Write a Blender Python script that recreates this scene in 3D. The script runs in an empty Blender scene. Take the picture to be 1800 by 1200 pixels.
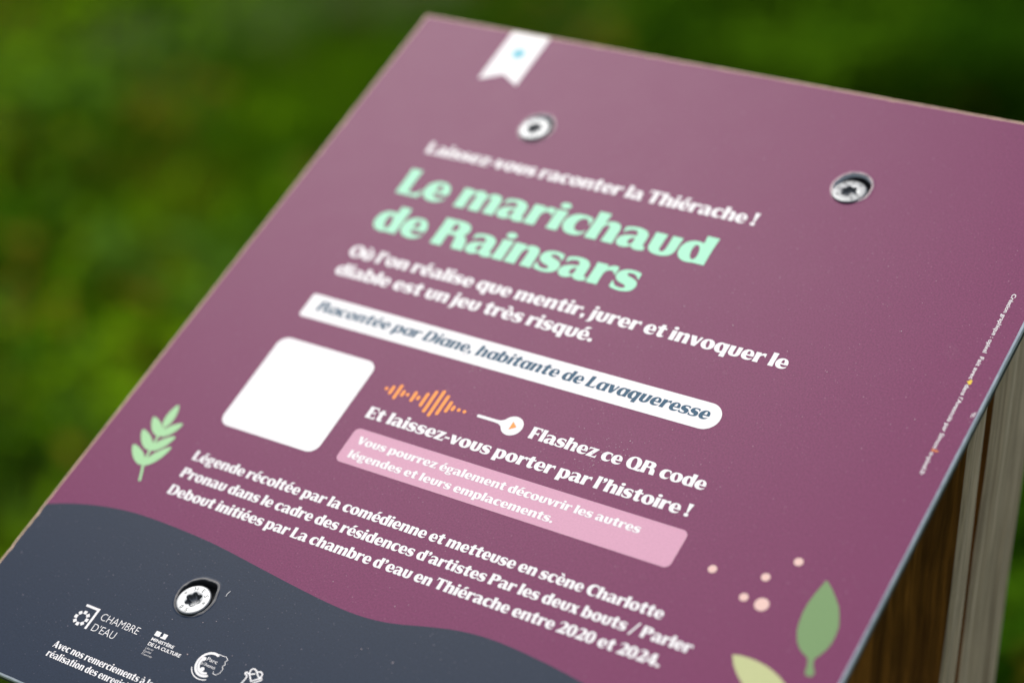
import bpy, bmesh, math, random
import numpy as np
from mathutils import Matrix, Vector
from mathutils.geometry import tessellate_polygon

random.seed(7)
rng = np.random.default_rng(11)
SC = bpy.context.scene
COL = SC.collection
PI = math.pi

# ------------------------------------------------------------------ camera, sky, sun, exposure
W = 0.22                                  # width of the sign panel in metres
BH = 1.118                                # panel height / width
ALPHA = math.radians(59.0)                # panel turned away from the vertical
CA, SA = math.cos(ALPHA), math.sin(ALPHA)
TOPZ = 1.04                               # height of the panel's top edge above the ground
ORG = Vector((0.0, 0.0, TOPZ))            # top left corner of the panel's face


def board_dir(v):
    """direction given in panel axes (x right, y down the panel, z into it) -> world"""
    x, y, z = v
    return Vector((x, -y * SA + z * CA, -y * CA - z * SA))


R = [(0.83163174, -0.49075027, 0.25990925),
     (0.22750827, 0.7280348, 0.64668796),
     (-0.50658527, -0.47867473, 0.7171066)]
CPOS = (1.6756989, 1.66709611, -1.74874933)
cd = bpy.data.cameras.new('camera')
cam = bpy.data.objects.new('camera', cd)
COL.objects.link(cam)
ax, ay, az = board_dir(R[0]), -board_dir(R[1]), -board_dir(R[2])
loc = ORG + board_dir(tuple(c * W for c in CPOS))
cam.matrix_world = Matrix(((ax.x, ay.x, az.x, loc.x), (ax.y, ay.y, az.y, loc.y),
                           (ax.z, ay.z, az.z, loc.z), (0, 0, 0, 1)))
cd.sensor_width = 36.0
cd.lens = 3596.81 / 1800 * 36
cd.clip_start = 0.02
cd.clip_end = 400
cd.dof.use_dof = True
cd.dof.focus_distance = 2.29 * W
cd.dof.aperture_fstop = cd.lens / 1000 / (0.061 * W)
SC.camera = cam

SUN_EL, SUN_AZ = math.radians(58), math.radians(-76)     # azimuth from +Y, towards +X
wd = bpy.data.worlds.new('World')
SC.world = wd
wd.use_nodes = True
nt = wd.node_tree
sky = nt.nodes.new('ShaderNodeTexSky')
sky.sky_type = 'NISHITA'
sky.sun_disc = False
sky.sun_elevation = SUN_EL
sky.sun_rotation = SUN_AZ
sky.air_density = 1.0
sky.dust_density = 5.0
sky.ozone_density = 0.3
bg = nt.nodes['Background']
veil = nt.nodes.new('ShaderNodeHueSaturation')          # thin high cloud: a paler sky
veil.inputs['Saturation'].default_value = 0.55
nt.links.new(sky.outputs[0], veil.inputs['Color'])
nt.links.new(veil.outputs[0], bg.inputs[0])
bg.inputs[1].default_value = 0.13
sd = bpy.data.lights.new('sun', 'SUN')
sd.energy = 1.5
sd.angle = math.radians(25)
sd.color = (1.0, 0.95, 0.88)
sun = bpy.data.objects.new('sun', sd)
COL.objects.link(sun)
sdir = Vector((math.cos(SUN_EL) * math.sin(SUN_AZ), math.cos(SUN_EL) * math.cos(SUN_AZ), math.sin(SUN_EL)))
sun.rotation_euler = sdir.to_track_quat('Z', 'Y').to_euler()
sun.location = (0, 0, 6)

vs = SC.view_settings
vs.view_transform = 'Standard'
vs.look = 'None'
vs.gamma = 1
vs.use_curve_mapping = False
vs.exposure = 0.65
SC.render.engine = 'CYCLES'
SC.cycles.max_bounces = 6
SC.cycles.use_denoising = True


# ------------------------------------------------------------------ materials
def mat(name):
    m = bpy.data.materials.new(name)
    m.use_nodes = True
    b = m.node_tree.nodes['Principled BSDF']
    return m, m.node_tree, b


def nd(t, kind, **kw):
    n = t.nodes.new(kind)
    for k, v in kw.items():
        if k in n.inputs:
            n.inputs[k].default_value = v
        else:
            setattr(n, k, v)
    return n


def mixc(t, fac, a, b, mode='MIX'):
    n = t.nodes.new('ShaderNodeMix')
    n.data_type = 'RGBA'
    n.blend_type = mode
    for s, v in ((0, fac), (6, a), (7, b)):
        if hasattr(v, 'links'):
            t.links.new(v, n.inputs[s])
        else:
            n.inputs[s].default_value = v
    return n.outputs[2]


def ramp(t, src, stops):
    n = t.nodes.new('ShaderNodeValToRGB')
    while len(n.color_ramp.elements) < len(stops):
        n.color_ramp.elements.new(0.5)
    for e, (p, c) in zip(n.color_ramp.elements, stops):
        e.position = p
        e.color = c if len(c) == 4 else (*c, 1)
    t.links.new(src, n.inputs[0])
    return n.outputs[0]


def c4(c):
    return (*c, 1.0)


def film(name, color, rough=0.35, spec=0.060, dust=1.0, grain=0.16):
    """printed vinyl film: slight orange peel, tiny pale specks of dust and scratches"""
    m, t, b = mat(name)
    tc = t.nodes.new('ShaderNodeTexCoord').outputs['Object']
    gr = nd(t, 'ShaderNodeTexNoise', Scale=2000.0, Detail=3.0, Roughness=0.7)
    t.links.new(tc, gr.inputs['Vector'])
    g = ramp(t, gr.outputs['Fac'], [(0.36, (1 - grain,) * 3), (0.64, (1 + grain,) * 3)])
    base = mixc(t, 1.0, c4(color), g, 'MULTIPLY')
    big = nd(t, 'ShaderNodeTexNoise', Scale=26.0, Detail=5.0, Roughness=0.65)
    t.links.new(tc, big.inputs['Vector'])
    mask = ramp(t, big.outputs['Fac'], [(0.44, (0, 0, 0)), (0.72, (1, 1, 1))])
    last = base
    for sc_, th, amt in ((520.0, 0.11, 0.55), (1150.0, 0.18, 0.40), (210.0, 0.055, 0.60)):
        v = nd(t, 'ShaderNodeTexVoronoi', Scale=sc_)
        v.feature = 'F1'
        t.links.new(tc, v.inputs['Vector'])
        dot = ramp(t, v.outputs['Distance'], [(th * 0.5, (1, 1, 1)), (th, (0, 0, 0))])
        sep = t.nodes.new('ShaderNodeSeparateColor')
        t.links.new(v.outputs['Color'], sep.inputs[0])
        pick = ramp(t, sep.outputs[0], [(0.6, (0, 0, 0)), (0.95, (1, 1, 1))])
        f = mixc(t, 1.0, dot, pick, 'MULTIPLY')
        lim = mixc(t, 0.55, mask, (1, 1, 1, 1))
        f = mixc(t, 1.0, f, lim, 'MULTIPLY')
        f = mixc(t, 1.0, f, (amt * dust, amt * dust, amt * dust, 1), 'MULTIPLY')
        last = mixc(t, f, last, (0.52, 0.44, 0.48, 1))
    # faint smudges of dried dirt
    sm = nd(t, 'ShaderNodeTexNoise', Scale=95.0, Detail=6.0, Roughness=0.7)
    t.links.new(tc, sm.inputs['Vector'])
    s = ramp(t, sm.outputs['Fac'], [(0.62, (0, 0, 0)), (0.82, (0.09 * dust, 0.09 * dust, 0.09 * dust))])
    last = mixc(t, s, last, (0.5, 0.47, 0.45, 1))
    t.links.new(last, b.inputs['Base Color'])
    rr = ramp(t, sm.outputs['Fac'], [(0.3, (rough - 0.01,) * 3), (0.75, (rough + 0.02,) * 3)])
    t.links.new(rr, b.inputs['Roughness'])
    b.inputs['Specular IOR Level'].default_value = spec
    bp = nd(t, 'ShaderNodeBump', Strength=0.16, Distance=0.00004)
    t.links.new(gr.outputs['Fac'], bp.inputs['Height'])
    t.links.new(bp.outputs[0], b.inputs['Normal'])
    return m


def plain(name, color, rough=0.5, metal=0.0, spec=0.5):
    m, t, b = mat(name)
    b.inputs['Base Color'].default_value = c4(color)
    b.inputs['Roughness'].default_value = rough
    b.inputs['Metallic'].default_value = metal
    b.inputs['Specular IOR Level'].default_value = spec
    return m


PURPLE = film('plum_film', (0.131, 0.0255, 0.080), dust=0.62)
SLATE = film('slate_film', (0.012, 0.022, 0.042), dust=0.45)
WHITE = film('white_print', (0.64, 0.64, 0.65), dust=0.15, grain=0.05)
GREEN = film('mint_print', (0.28, 0.62, 0.43), dust=0.15, grain=0.05)
SPRIG = film('pale_green_print', (0.27, 0.49, 0.26), dust=0.15, grain=0.05)
LEAFG = film('leaf_green_print', (0.130, 0.225, 0.096), dust=0.15, grain=0.05)
LEAFY = film('pale_yellow_print', (0.37, 0.40, 0.20), dust=0.15, grain=0.05)
PINK = film('pink_print', (0.47, 0.25, 0.345), dust=0.15, grain=0.05)
PEACH = film('peach_print', (0.58, 0.40, 0.36), dust=0.15, grain=0.05)
ORANGE = film('orange_print', (0.74, 0.245, 0.050), dust=0.15, grain=0.05)
TEAL = film('teal_print', (0.03, 0.24, 0.34), dust=0.15, grain=0.05)
INK = film('slate_ink_print', (0.014, 0.066, 0.120), dust=0.15, grain=0.05)
YELLOW = film('yellow_print', (0.60, 0.42, 0.05), dust=0.15, grain=0.05)


def noisy(name, c1, c2, scale, rough, bump=0.3, dist=0.0003, stretch=(1, 1, 1), metal=0.0):
    m, t, b = mat(name)
    tc = t.nodes.new('ShaderNodeTexCoord').outputs['Object']
    mp = nd(t, 'ShaderNodeMapping', Scale=stretch)
    t.links.new(tc, mp.inputs[0])
    n = nd(t, 'ShaderNodeTexNoise', Scale=scale, Detail=7.0, Roughness=0.65)
    t.links.new(mp.outputs[0], n.inputs['Vector'])
    c = ramp(t, n.outputs['Fac'], [(0.3, c1), (0.7, c2)])
    t.links.new(c, b.inputs['Base Color'])
    b.inputs['Roughness'].default_value = rough
    b.inputs['Metallic'].default_value = metal
    bp = nd(t, 'ShaderNodeBump', Strength=bump, Distance=dist)
    t.links.new(n.outputs['Fac'], bp.inputs['Height'])
    t.links.new(bp.outputs[0], b.inputs['Normal'])
    return m


EDGE = noisy('sunlit_laminate_edge', (0.30, 0.19, 0.115), (0.48, 0.35, 0.24), 420.0, 0.5, 0.5)  # beige laminate, warm sunlight of the left and top bevels mixed into the colour
ALU = noisy('skylit_sheet_edge', (0.50, 0.56, 0.62), (0.68, 0.74, 0.80), 500.0, 0.42, 0.3)  # pale sheet edge, bluish light of the sky mixed into the colour
LIP_PLUM = noisy('burred_plum_rim', (0.09, 0.045, 0.07), (0.22, 0.16, 0.19), 900.0, 0.42, 0.6, 0.00008)
LIP_SLATE = noisy('burred_slate_rim', (0.012, 0.016, 0.024), (0.03, 0.035, 0.045), 900.0, 0.55, 0.8, 0.0001)
CORE = noisy('dark_backing', (0.010, 0.011, 0.013), (0.05, 0.055, 0.06), 300.0, 0.6, 0.5)
ZINC = noisy('zinc_plated_steel', (0.115, 0.125, 0.135), (0.185, 0.195, 0.205), 700.0, 0.45, 0.12, 0.00005, metal=1.0)
ZINCD = noisy('shaded_zinc_marking', (0.012, 0.014, 0.016), (0.035, 0.038, 0.04), 900.0, 0.4, 0.1, 0.00005, metal=1.0)  # shading of the raised letters is put into this dark metal colour


def wood(name, dark, mid, light, knots=True):
    m, t, b = mat(name)
    tc = t.nodes.new('ShaderNodeTexCoord').outputs['Object']
    wob = nd(t, 'ShaderNodeTexNoise', Scale=9.0, Detail=3.0)
    t.links.new(tc, wob.inputs['Vector'])
    add = nd(t, 'ShaderNodeVectorMath', operation='MULTIPLY_ADD')
    t.links.new(wob.outputs['Color'], add.inputs[0])
    add.inputs[1].default_value = (0.012, 0.012, 0.0)
    t.links.new(tc, add.inputs[2])
    mp = nd(t, 'ShaderNodeMapping', Scale=(1.0, 1.0, 0.028))
    t.links.new(add.outputs[0], mp.inputs[0])
    n1 = nd(t, 'ShaderNodeTexNoise', Scale=190.0, Detail=7.0, Roughness=0.68)
    t.links.new(mp.outputs[0], n1.inputs['Vector'])
    n2 = nd(t, 'ShaderNodeTexNoise', Scale=700.0, Detail=5.0, Roughness=0.7)
    t.links.new(mp.outputs[0], n2.inputs['Vector'])
    c = ramp(t, n1.outputs['Fac'], [(0.28, dark), (0.5, mid), (0.74, light)])
    f = ramp(t, n2.outputs['Fac'], [(0.34, (0.58, 0.58, 0.58)), (0.66, (1.20, 1.20, 1.20))])
    c = mixc(t, 1.0, c, f, 'MULTIPLY')
    # a few small pale scars
    v = nd(t, 'ShaderNodeTexVoronoi', Scale=62.0)
    t.links.new(tc, v.inputs['Vector'])
    sp = ramp(t, v.outputs['Distance'], [(0.06, (0.0, 0.0, 0.0)), (0.085, (0.5, 0.5, 0.5)), (0.12, (0, 0, 0))])
    if knots:
        c = mixc(t, sp, c, (0.8, 0.66, 0.46, 1))
    t.links.new(c, b.inputs['Base Color'])
    b.inputs['Roughness'].default_value = 0.75
    b.inputs['Specular IOR Level'].default_value = 0.25
    bp = nd(t, 'ShaderNodeBump', Strength=0.5, Distance=0.0006)
    t.links.new(n2.outputs['Fac'], bp.inputs['Height'])
    t.links.new(bp.outputs[0], b.inputs['Normal'])
    return m


WGREY = wood('weathered_grey_wood', (0.30, 0.205, 0.125), (0.56, 0.425, 0.285), (0.78, 0.63, 0.45))
WBROWN = wood('sheltered_brown_wood', (0.06, 0.015, 0.003), (0.27, 0.10, 0.015), (0.66, 0.25, 0.04), False)


# ------------------------------------------------------------------ helpers
def link_mesh(name, verts, faces, mats, parent=None, midx=None, smooth=False):
    me = bpy.data.meshes.new(name)
    me.from_pydata([tuple(v) for v in verts], [], [tuple(f) for f in faces])
    for m in (mats if isinstance(mats, (list, tuple)) else [mats]):
        me.materials.append(m)
    if midx is not None:
        me.polygons.foreach_set('material_index', midx)
    if smooth:
        me.polygons.foreach_set('use_smooth', [True] * len(me.polygons))
    me.update()
    o = bpy.data.objects.new(name, me)
    COL.objects.link(o)
    if parent is not None:
        o.parent = parent
    return o


def tag(o, label, cat, group=None):
    o['label'] = label
    o['category'] = cat
    if group:
        o['group'] = group


# ------------------------------------------------------------------ ground and grass (setting)
def grid_ground():
    n = 60
    s = 60.0
    vs_, fs = [], []
    for j in range(n + 1):
        for i in range(n + 1):
            x = (i / n * 2 - 1)
            y = (j / n * 2 - 1)
            x = math.copysign(abs(x) ** 2.2, x) * s
            y = math.copysign(abs(y) ** 2.2, y) * s
            vs_.append((x - 0.5, y + 3, 0.02 * math.sin(x * 1.7) * math.cos(y * 1.3) - 0.02))
    for j in range(n):
        for i in range(n):
            a = j * (n + 1) + i
            fs.append((a, a + 1, a + n + 2, a + n + 1))
    return vs_, fs


def soil_mat():
    m, t, b = mat('grassy_soil')
    tc = t.nodes.new('ShaderNodeTexCoord').outputs['Object']
    n = nd(t, 'ShaderNodeTexNoise', Scale=3.0, Detail=9.0, Roughness=0.7)
    t.links.new(tc, n.inputs['Vector'])
    c = ramp(t, n.outputs['Fac'], [(0.3, (0.018, 0.024, 0.006)), (0.55, (0.03, 0.055, 0.008)), (0.75, (0.075, 0.06, 0.022))])
    t.links.new(c, b.inputs['Base Color'])
    b.inputs['Roughness'].default_value = 0.95
    b.inputs['Specular IOR Level'].default_value = 0.1
    return m


v_, f_ = grid_ground()
ground = link_mesh('ground', v_, f_, soil_mat(), smooth=True)
ground['kind'] = 'structure'


def leafy_mat(name, trans=0.35):
    m, t, b = mat(name)
    at = t.nodes.new('ShaderNodeAttribute')
    at.attribute_name = 'blade_tint'
    t.links.new(at.outputs['Color'], b.inputs['Base Color'])
    b.inputs['Roughness'].default_value = 0.6
    b.inputs['Specular IOR Level'].default_value = 0.0
    tr = t.nodes.new('ShaderNodeBsdfTranslucent')
    t.links.new(at.outputs['Color'], tr.inputs[0])
    mx = t.nodes.new('ShaderNodeMixShader')
    mx.inputs[0].default_value = trans
    t.links.new(b.outputs[0], mx.inputs[1])
    t.links.new(tr.outputs[0], mx.inputs[2])
    t.links.new(mx.outputs[0], t.nodes['Material Output'].inputs[0])
    return m


def vnoise(x, y, s, seed):
    """smooth value noise on numpy arrays"""
    r = np.random.default_rng(seed)
    tab = r.random((64, 64))
    x = x / s + 1000.0
    y = y / s + 1000.0
    xi = np.floor(x).astype(int)
    yi = np.floor(y).astype(int)
    fx, fy = x - xi, y - yi
    fx = fx * fx * (3 - 2 * fx)
    fy = fy * fy * (3 - 2 * fy)
    g = lambda a, b: tab[a % 64, b % 64]
    return (g(xi, yi) * (1 - fx) + g(xi + 1, yi) * fx) * (1 - fy) + (g(xi, yi + 1) * (1 - fx) + g(xi + 1, yi + 1) * fx) * fy


def blades(name, x, y, h, w, col, mat_, bend=0.5):
    """bent two-segment grass blades as one mesh with a colour of its own for each blade"""
    n = len(x)
    ang = rng.random(n) * 2 * PI
    la = rng.random(n) * 2 * PI
    lean = (0.15 + bend * rng.random(n)) * h
    wx, wy = np.cos(ang) * w / 2, np.sin(ang) * w / 2
    lx, ly = np.cos(la) * lean, np.sin(la) * lean
    V = np.zeros((n, 5, 3))
    V[:, 0] = np.stack([x - wx, y - wy, np.full(n, -0.02)], 1)
    V[:, 1] = np.stack([x + wx, y + wy, np.full(n, -0.02)], 1)
    mx_, my_, mz_ = x + lx * 0.35, y + ly * 0.35, h * 0.6
    V[:, 2] = np.stack([mx_ + wx * 0.8, my_ + wy * 0.8, mz_], 1)
    V[:, 3] = np.stack([mx_ - wx * 0.8, my_ - wy * 0.8, mz_], 1)
    V[:, 4] = np.stack([x + lx, y + ly, h], 1)
    base = np.arange(n)[:, None] * 5
    loops = np.concatenate([base + np.array([0, 1, 2, 3]), base + np.array([3, 2, 4])], 1).ravel()
    me = bpy.data.meshes.new(name)
    me.vertices.add(n * 5)
    me.vertices.foreach_set('co', V.ravel())
    me.loops.add(n * 7)
    me.loops.foreach_set('vertex_index', loops.astype(np.int32))
    me.polygons.add(n * 2)
    st = (np.arange(n)[:, None] * 7 + np.array([0, 4])).ravel()
    me.polygons.foreach_set('loop_start', st.astype(np.int32))
    me.polygons.foreach_set('loop_total', np.tile([4, 3], n).astype(np.int32))
    at = me.attributes.new('blade_tint', 'FLOAT_COLOR', 'POINT')
    cc = np.ones((n, 5, 4))
    cc[:, :, :3] = col[:, None, :]
    at.data.foreach_set('color', cc.ravel())
    me.materials.append(mat_)
    me.update()
    me.validate()
    o = bpy.data.objects.new(name, me)
    COL.objects.link(o)
    return o


GRASS = leafy_mat('grass_blades')
# the strip of meadow the picture looks across, in camera-plan polar coordinates
N = 120000
fw = -az
hd = math.atan2(fw.x, fw.y)
d = 1.6 + (11.0 - 1.6) * rng.random(N) ** 1.35
a = hd + (rng.random(N) - 0.5) * math.radians(44)
gx = loc.x + np.sin(a) * d
gy = loc.y + np.cos(a) * d
rel = a - hd                                              # + is to the right
dry = vnoise(gx, gy, 0.30, 3) * 0.55 + vnoise(gx, gy, 0.12, 5) * 0.45
dens = vnoise(gx, gy, 0.42, 8) * 0.5 + vnoise(gx, gy, 0.15, 9) * 0.5
lush = vnoise(gx, gy, 0.22, 21) * 0.6 + vnoise(gx, gy, 0.09, 22) * 0.4
blue = vnoise(gx, gy, 0.27, 12)
keep = rng.random(N) < np.clip((dens - 0.24) * 3.2, 0.10, 1)
gx, gy, dry, dens, blue, lush, rel, d = (q[keep] for q in (gx, gy, dry, dens, blue, lush, rel, d))
n = len(gx)
k = np.clip((lush - 0.28) * 1.9 + 0.3 * (rng.random(n) - 0.5), 0, 1)[:, None]
col = (1 - k) * np.array([0.037, 0.104, 0.0025]) + k * np.array([0.106, 0.228, 0.0036])
wdry = np.clip((dry - 0.60) * 4.0, 0, 0.7)[:, None] * (0.4 + 0.6 * rng.random(n)[:, None])
col = col * (1 - wdry) + np.array([0.190, 0.150, 0.012]) * wdry
wb = np.clip((blue - 0.70) * 3.2, 0, 0.6)[:, None]
col = col * (1 - wb) + np.array([0.080, 0.160, 0.020]) * wb
hh = (0.03 + 0.07 * rng.random(n)) * (0.35 + 1.2 * dens)
gr = blades('grass', gx, gy, hh, 0.004 + 0.004 * rng.random(n), col, GRASS, 0.8)
gr['kind'] = 'stuff'


def leaves(name, x, y, z, L, w, col, mat_):
    """loose diamond-shaped leaves, folded along the midrib, as one mesh"""
    n = len(x)
    ang = rng.random(n) * 2 * PI
    pit = (rng.random(n) - 0.35) * 1.3
    dx, dy, dz = np.cos(ang) * np.cos(pit), np.sin(ang) * np.cos(pit), np.sin(pit)
    sx, sy = -np.sin(ang), np.cos(ang)
    V = np.zeros((n, 4, 3))
    c = np.stack([x, y, z], 1)
    D = np.stack([dx, dy, dz], 1) * L[:, None]
    S = np.stack([sx, sy, np.zeros(n)], 1) * w[:, None] / 2
    V[:, 0] = c
    V[:, 1] = c + D * 0.45 + S + np.array([0, 0, 0.006])
    V[:, 2] = c + D
    V[:, 3] = c + D * 0.45 - S + np.array([0, 0, 0.006])
    me = bpy.data.meshes.new(name)
    me.vertices.add(n * 4)
    me.vertices.foreach_set('co', V.ravel())
    me.loops.add(n * 6)
    base = np.arange(n)[:, None] * 4
    me.loops.foreach_set('vertex_index', (base + np.array([0, 1, 2, 0, 2, 3])).ravel().astype(np.int32))
    me.polygons.add(n * 2)
    me.polygons.foreach_set('loop_start', (np.arange(n * 2) * 3).astype(np.int32))
    me.polygons.foreach_set('loop_total', np.full(n * 2, 3, np.int32))
    at = me.attributes.new('blade_tint', 'FLOAT_COLOR', 'POINT')
    cc = np.ones((n, 4, 4))
    cc[:, :, :3] = col[:, None, :]
    at.data.foreach_set('color', cc.ravel())
    me.materials.append(mat_)
    me.update()
    me.validate()
    o = bpy.data.objects.new(name, me)
    COL.objects.link(o)
    return o


LEAVES = leafy_mat('weed_leaves', 0.2)
# leafy clumps scattered through the grass
K = 430
cd_ = 1.9 + 8.5 * rng.random(K) ** 1.3
ca_ = hd + (rng.random(K) - 0.5) * math.radians(40)
tone = rng.random(K)
pal = np.where((tone < 0.38)[:, None], np.array([0.026, 0.078, 0.0022]),
               np.where((tone < 0.62)[:, None], np.array([0.118, 0.240, 0.004]),
                        np.where((tone < 0.90)[:, None], np.array([0.058, 0.135, 0.012]), np.array([0.135, 0.105, 0.009]))))
lx_, ly_, lz_, lc_ = [], [], [], []
for i in range(K):
    m_ = rng.integers(14, 46)
    rad = 0.03 + 0.08 * rng.random()
    top = 0.06 + 0.16 * rng.random()
    lx_.append(loc.x + math.sin(ca_[i]) * cd_[i] + rng.normal(0, rad, m_))
    ly_.append(loc.y + math.cos(ca_[i]) * cd_[i] + rng.normal(0, rad, m_))
    lz_.append(0.01 + top * rng.random(m_))
    lc_.append(pal[i] * (0.75 + 0.5 * rng.random(m_))[:, None])
lx_, ly_, lz_, lc_ = np.concatenate(lx_), np.concatenate(ly_), np.concatenate(lz_), np.concatenate(lc_)
n = len(lx_)
hb = leaves('meadow_herbs', lx_, ly_, lz_, 0.03 + 0.05 * rng.random(n), 0.014 + 0.02 * rng.random(n), lc_, LEAVES)
hb['kind'] = 'stuff'
# dark leafy weeds crowding the right of the meadow, seen past the panel's top right corner and beside the post
M_ = 95000
dd = 1.9 + 9.0 * rng.random(M_) ** 1.2
rr = math.radians(1.5) + math.radians(21) * rng.random(M_)
lim = np.where(dd > 3.6, math.radians(3.0), math.radians(10.5))
ux, uy = loc.x + np.sin(hd + rr) * dd, loc.y + np.cos(hd + rr) * dd
th_ = vnoise(ux, uy, 0.5, 31) * 0.6 + vnoise(ux, uy, 0.2, 32) * 0.4
ok = (rr > lim + math.radians(2.5) * (th_ - 0.5)) & (rng.random(M_) < np.clip((th_ - 0.15) * 2.2, 0.1, 1))
ok &= (dd > 3.7) | (rng.random(M_) < 0.35)
near = (dd < 3.7)[ok]
ux, uy, th_ = ux[ok], uy[ok], th_[ok]
n = len(ux)
hz = (0.03 + 0.30 * rng.random(n) ** 0.8) * (0.35 + 0.9 * th_) * np.where(near, 0.5, 1.0)
kk = np.clip((vnoise(ux, uy, 0.16, 33) - 0.45) * 1.8 + 0.25 * rng.random(n), 0, 1)[:, None]
cw = (1 - kk) * np.array([0.021, 0.066, 0.0022]) + kk * np.array([0.070, 0.158, 0.004])
cw *= np.where(near, 1.35, 1.0)[:, None]
ug = leaves('undergrowth', ux, uy, hz, 0.035 + 0.04 * rng.random(n), 0.016 + 0.016 * rng.random(n), cw, LEAVES)
ug['kind'] = 'stuff'


# ------------------------------------------------------------------ the sign
sign = bpy.data.objects.new('information_sign', None)
COL.objects.link(sign)
sign.location = (W / 2, -0.03, 0.0)
sign.empty_display_size = 0.05
tag(sign, 'plum and slate information panel with white French text, screwed to weathered wooden posts', 'information sign')
SINV = Matrix.Translation(sign.location).inverted()

PM = Matrix.Translation(ORG) @ Matrix.Rotation(PI / 2 - ALPHA, 4, 'X')   # panel local: X right, Y up the panel, Z out of it


def place(o, m, parent):
    o.parent = parent
    o.matrix_parent_inverse = Matrix.Identity(4)
    o.matrix_basis = m


# --- wooden support: prisms whose sloping tops carry the panel
PT = 0.0034                               # panel thickness


def under(h):
    """height of the panel's underside above plan position y=h"""
    # underside plane: points ORG + y*down + z*into with z = PT
    # h = -y*SA + PT*CA ; Z = -y*CA - PT*SA
    y = (PT * CA - h) / SA
    return TOPZ - y * CA - PT * SA - 0.0002


def plank(name, x0, x1, h0, h1, mats, facemat, z0=-0.03, seed=0):
    nz = 40
    r = random.Random(seed)
    xs = [x0, x1]
    verts, faces, mi = [], [], []
    c = [(x0, h0), (x1, h0), (x1, h1), (x0, h1)]
    b = 0.0012
    ring = []
    for i, (x, h) in enumerate(c):
        px_, ph = c[i - 1]
        nx_, nh = c[(i + 1) % 4]
        lp = math.hypot(px_ - x, ph - h)
        ln = math.hypot(nx_ - x, nh - h)
        ring.append((x + (px_ - x) / lp * b, h + (ph - h) / lp * b))
        ring.append((x + (nx_ - x) / ln * b, h + (nh - h) / ln * b))
    m = len(ring)
    for j in range(nz + 1):
        t = j / nz
        for (x, h) in ring:
            top = under(h)
            z = z0 + (top - z0) * t
            jx = 0.00018 * math.sin(z * 61 + x * 900 + seed) + 0.00012 * r.uniform(-1, 1)
            verts.append((x + jx, h + (0 if j in (0, nz) else jx * 0.7), z))
    for j in range(nz):
        for i in range(m):
            a = j * m + i
            b_ = j * m + (i + 1) % m
            faces.append((a, b_, b_ + m, a + m))
            mi.append(facemat[i])
    faces.append(tuple(range(m - 1, -1, -1)))
    mi.append(0)
    faces.append(tuple(range(nz * m, nz * m + m)))
    mi.append(0)
    o = link_mesh(name, verts, faces, mats, midx=mi)
    place(o, SINV, sign)
    return o


XR = 0.955 * W
# ring faces: 0 corner, 1 front, 2 corner, 3 right, 4 corner, 5 back, 6 corner, 7 left
plank('front_board', 0.06 * W, XR, -0.247 * W, -0.2045 * W, [WGREY, WBROWN], [0, 1, 0, 0, 0, 1, 0, 0], seed=2)
plank('support_post', 0.06 * W, XR + 0.0004, -0.184 * W, -0.052 * W, [WGREY, WBROWN], [1, 1, 0, 0, 0, 0, 0, 0], seed=5)

# --- panel
rj = random.Random(4)
BEV = 0.00055
ZS = -0.0004


def jitter_outline():
    pts = []
    corners = [(0, 0), (W, 0), (W, -BH * W), (0, -BH * W)]
    for i in range(4):
        x0, y0 = corners[i]
        x1, y1 = corners[(i + 1) % 4]
        L = math.hypot(x1 - x0, y1 - y0)
        k = int(L / 0.0016)
        for q in range(k):
            pts.append((x0 + (x1 - x0) * q / k, y0 + (y1 - y0) * q / k, i, q == 0))
    return pts


OUT = jitter_outline()
outer, inner = [], []
walk = 0.0
for (x, y, side, corner) in OUT:
    walk = walk * 0.8 + rj.uniform(-1, 1) * 0.00003
    chip = 0.0
    if side == 3 and y < -0.86 * W:
        chip = max(0, rj.gauss(-0.00012, 0.00022))
    if side == 0 and 0.26 * W < x < 0.44 * W:
        chip = max(0, rj.gauss(-0.00014, 0.00016))
    if side in (0, 3) and rj.random() < 0.02:
        chip += 0.00022
    inb = BEV * (1.55 if side in (0, 3) else 0.8) + walk + chip * 1.6
    inn = {0: (0, -1), 1: (-1, 0), 2: (0, 1), 3: (1, 0)}[side]
    ox = rj.uniform(0, 0.00007) + chip * 0.7
    outer.append((x + inn[0] * ox, y + inn[1] * ox))
    xi = min(max(x + inn[0] * inb, BEV * 1.3), W - BEV * 0.7)
    yi = max(min(y + inn[1] * inb, -BEV * 1.3), -BH * W + BEV * 0.7)
    inner.append((xi, yi))

CURVE = [(0.0, .9062), (5.3, 903.8), (24, 896.5), (42.0, 890.8), (63, 885.2), (84.4, 880.8), (106, 877.6), (128.8, 875.4), (155, 874.9),
         (182.5, 875.1), (214, 875.9), (245.6, 877.6), (277, 880.6), (307.9, 884.3), (364.3, 890.9), (395, 894.2), (425.9, 897.1), (455, 898.9),
         (482.8, 898.6), (505, 896.2), (524.5, 892.2), (543, 887.0), (562.8, 881.6), (588.9, 875.6), (615.9, 871.9), (644.9, 871.3),
         (674.9, 873.0), (712.2, 876.4), (748.5, 881.2), (800, 891), (860, 905), (930, 921), (1000, 934)]
CURVE = [(x / 1000, (y if y > 1.5 else y * 1000) / 1000) for x, y in CURVE]
cx_ = np.array([c[0] for c in CURVE]); cy_ = np.array([c[1] for c in CURVE])
ks = np.linspace(0, 1, 161)
cyi = np.interp(ks, cx_, cy_)
for _ in range(3):
    cyi[1:-1] = (cyi[:-2] + 2 * cyi[1:-1] + cyi[2:]) / 4
edge = [(float(x) * W, -float(y) * W) for x, y in zip(ks, cyi)]
edge = [(min(max(x, 0.0), W), y) for x, y in edge]
yl, yr = edge[0][1], edge[-1][1]
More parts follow.
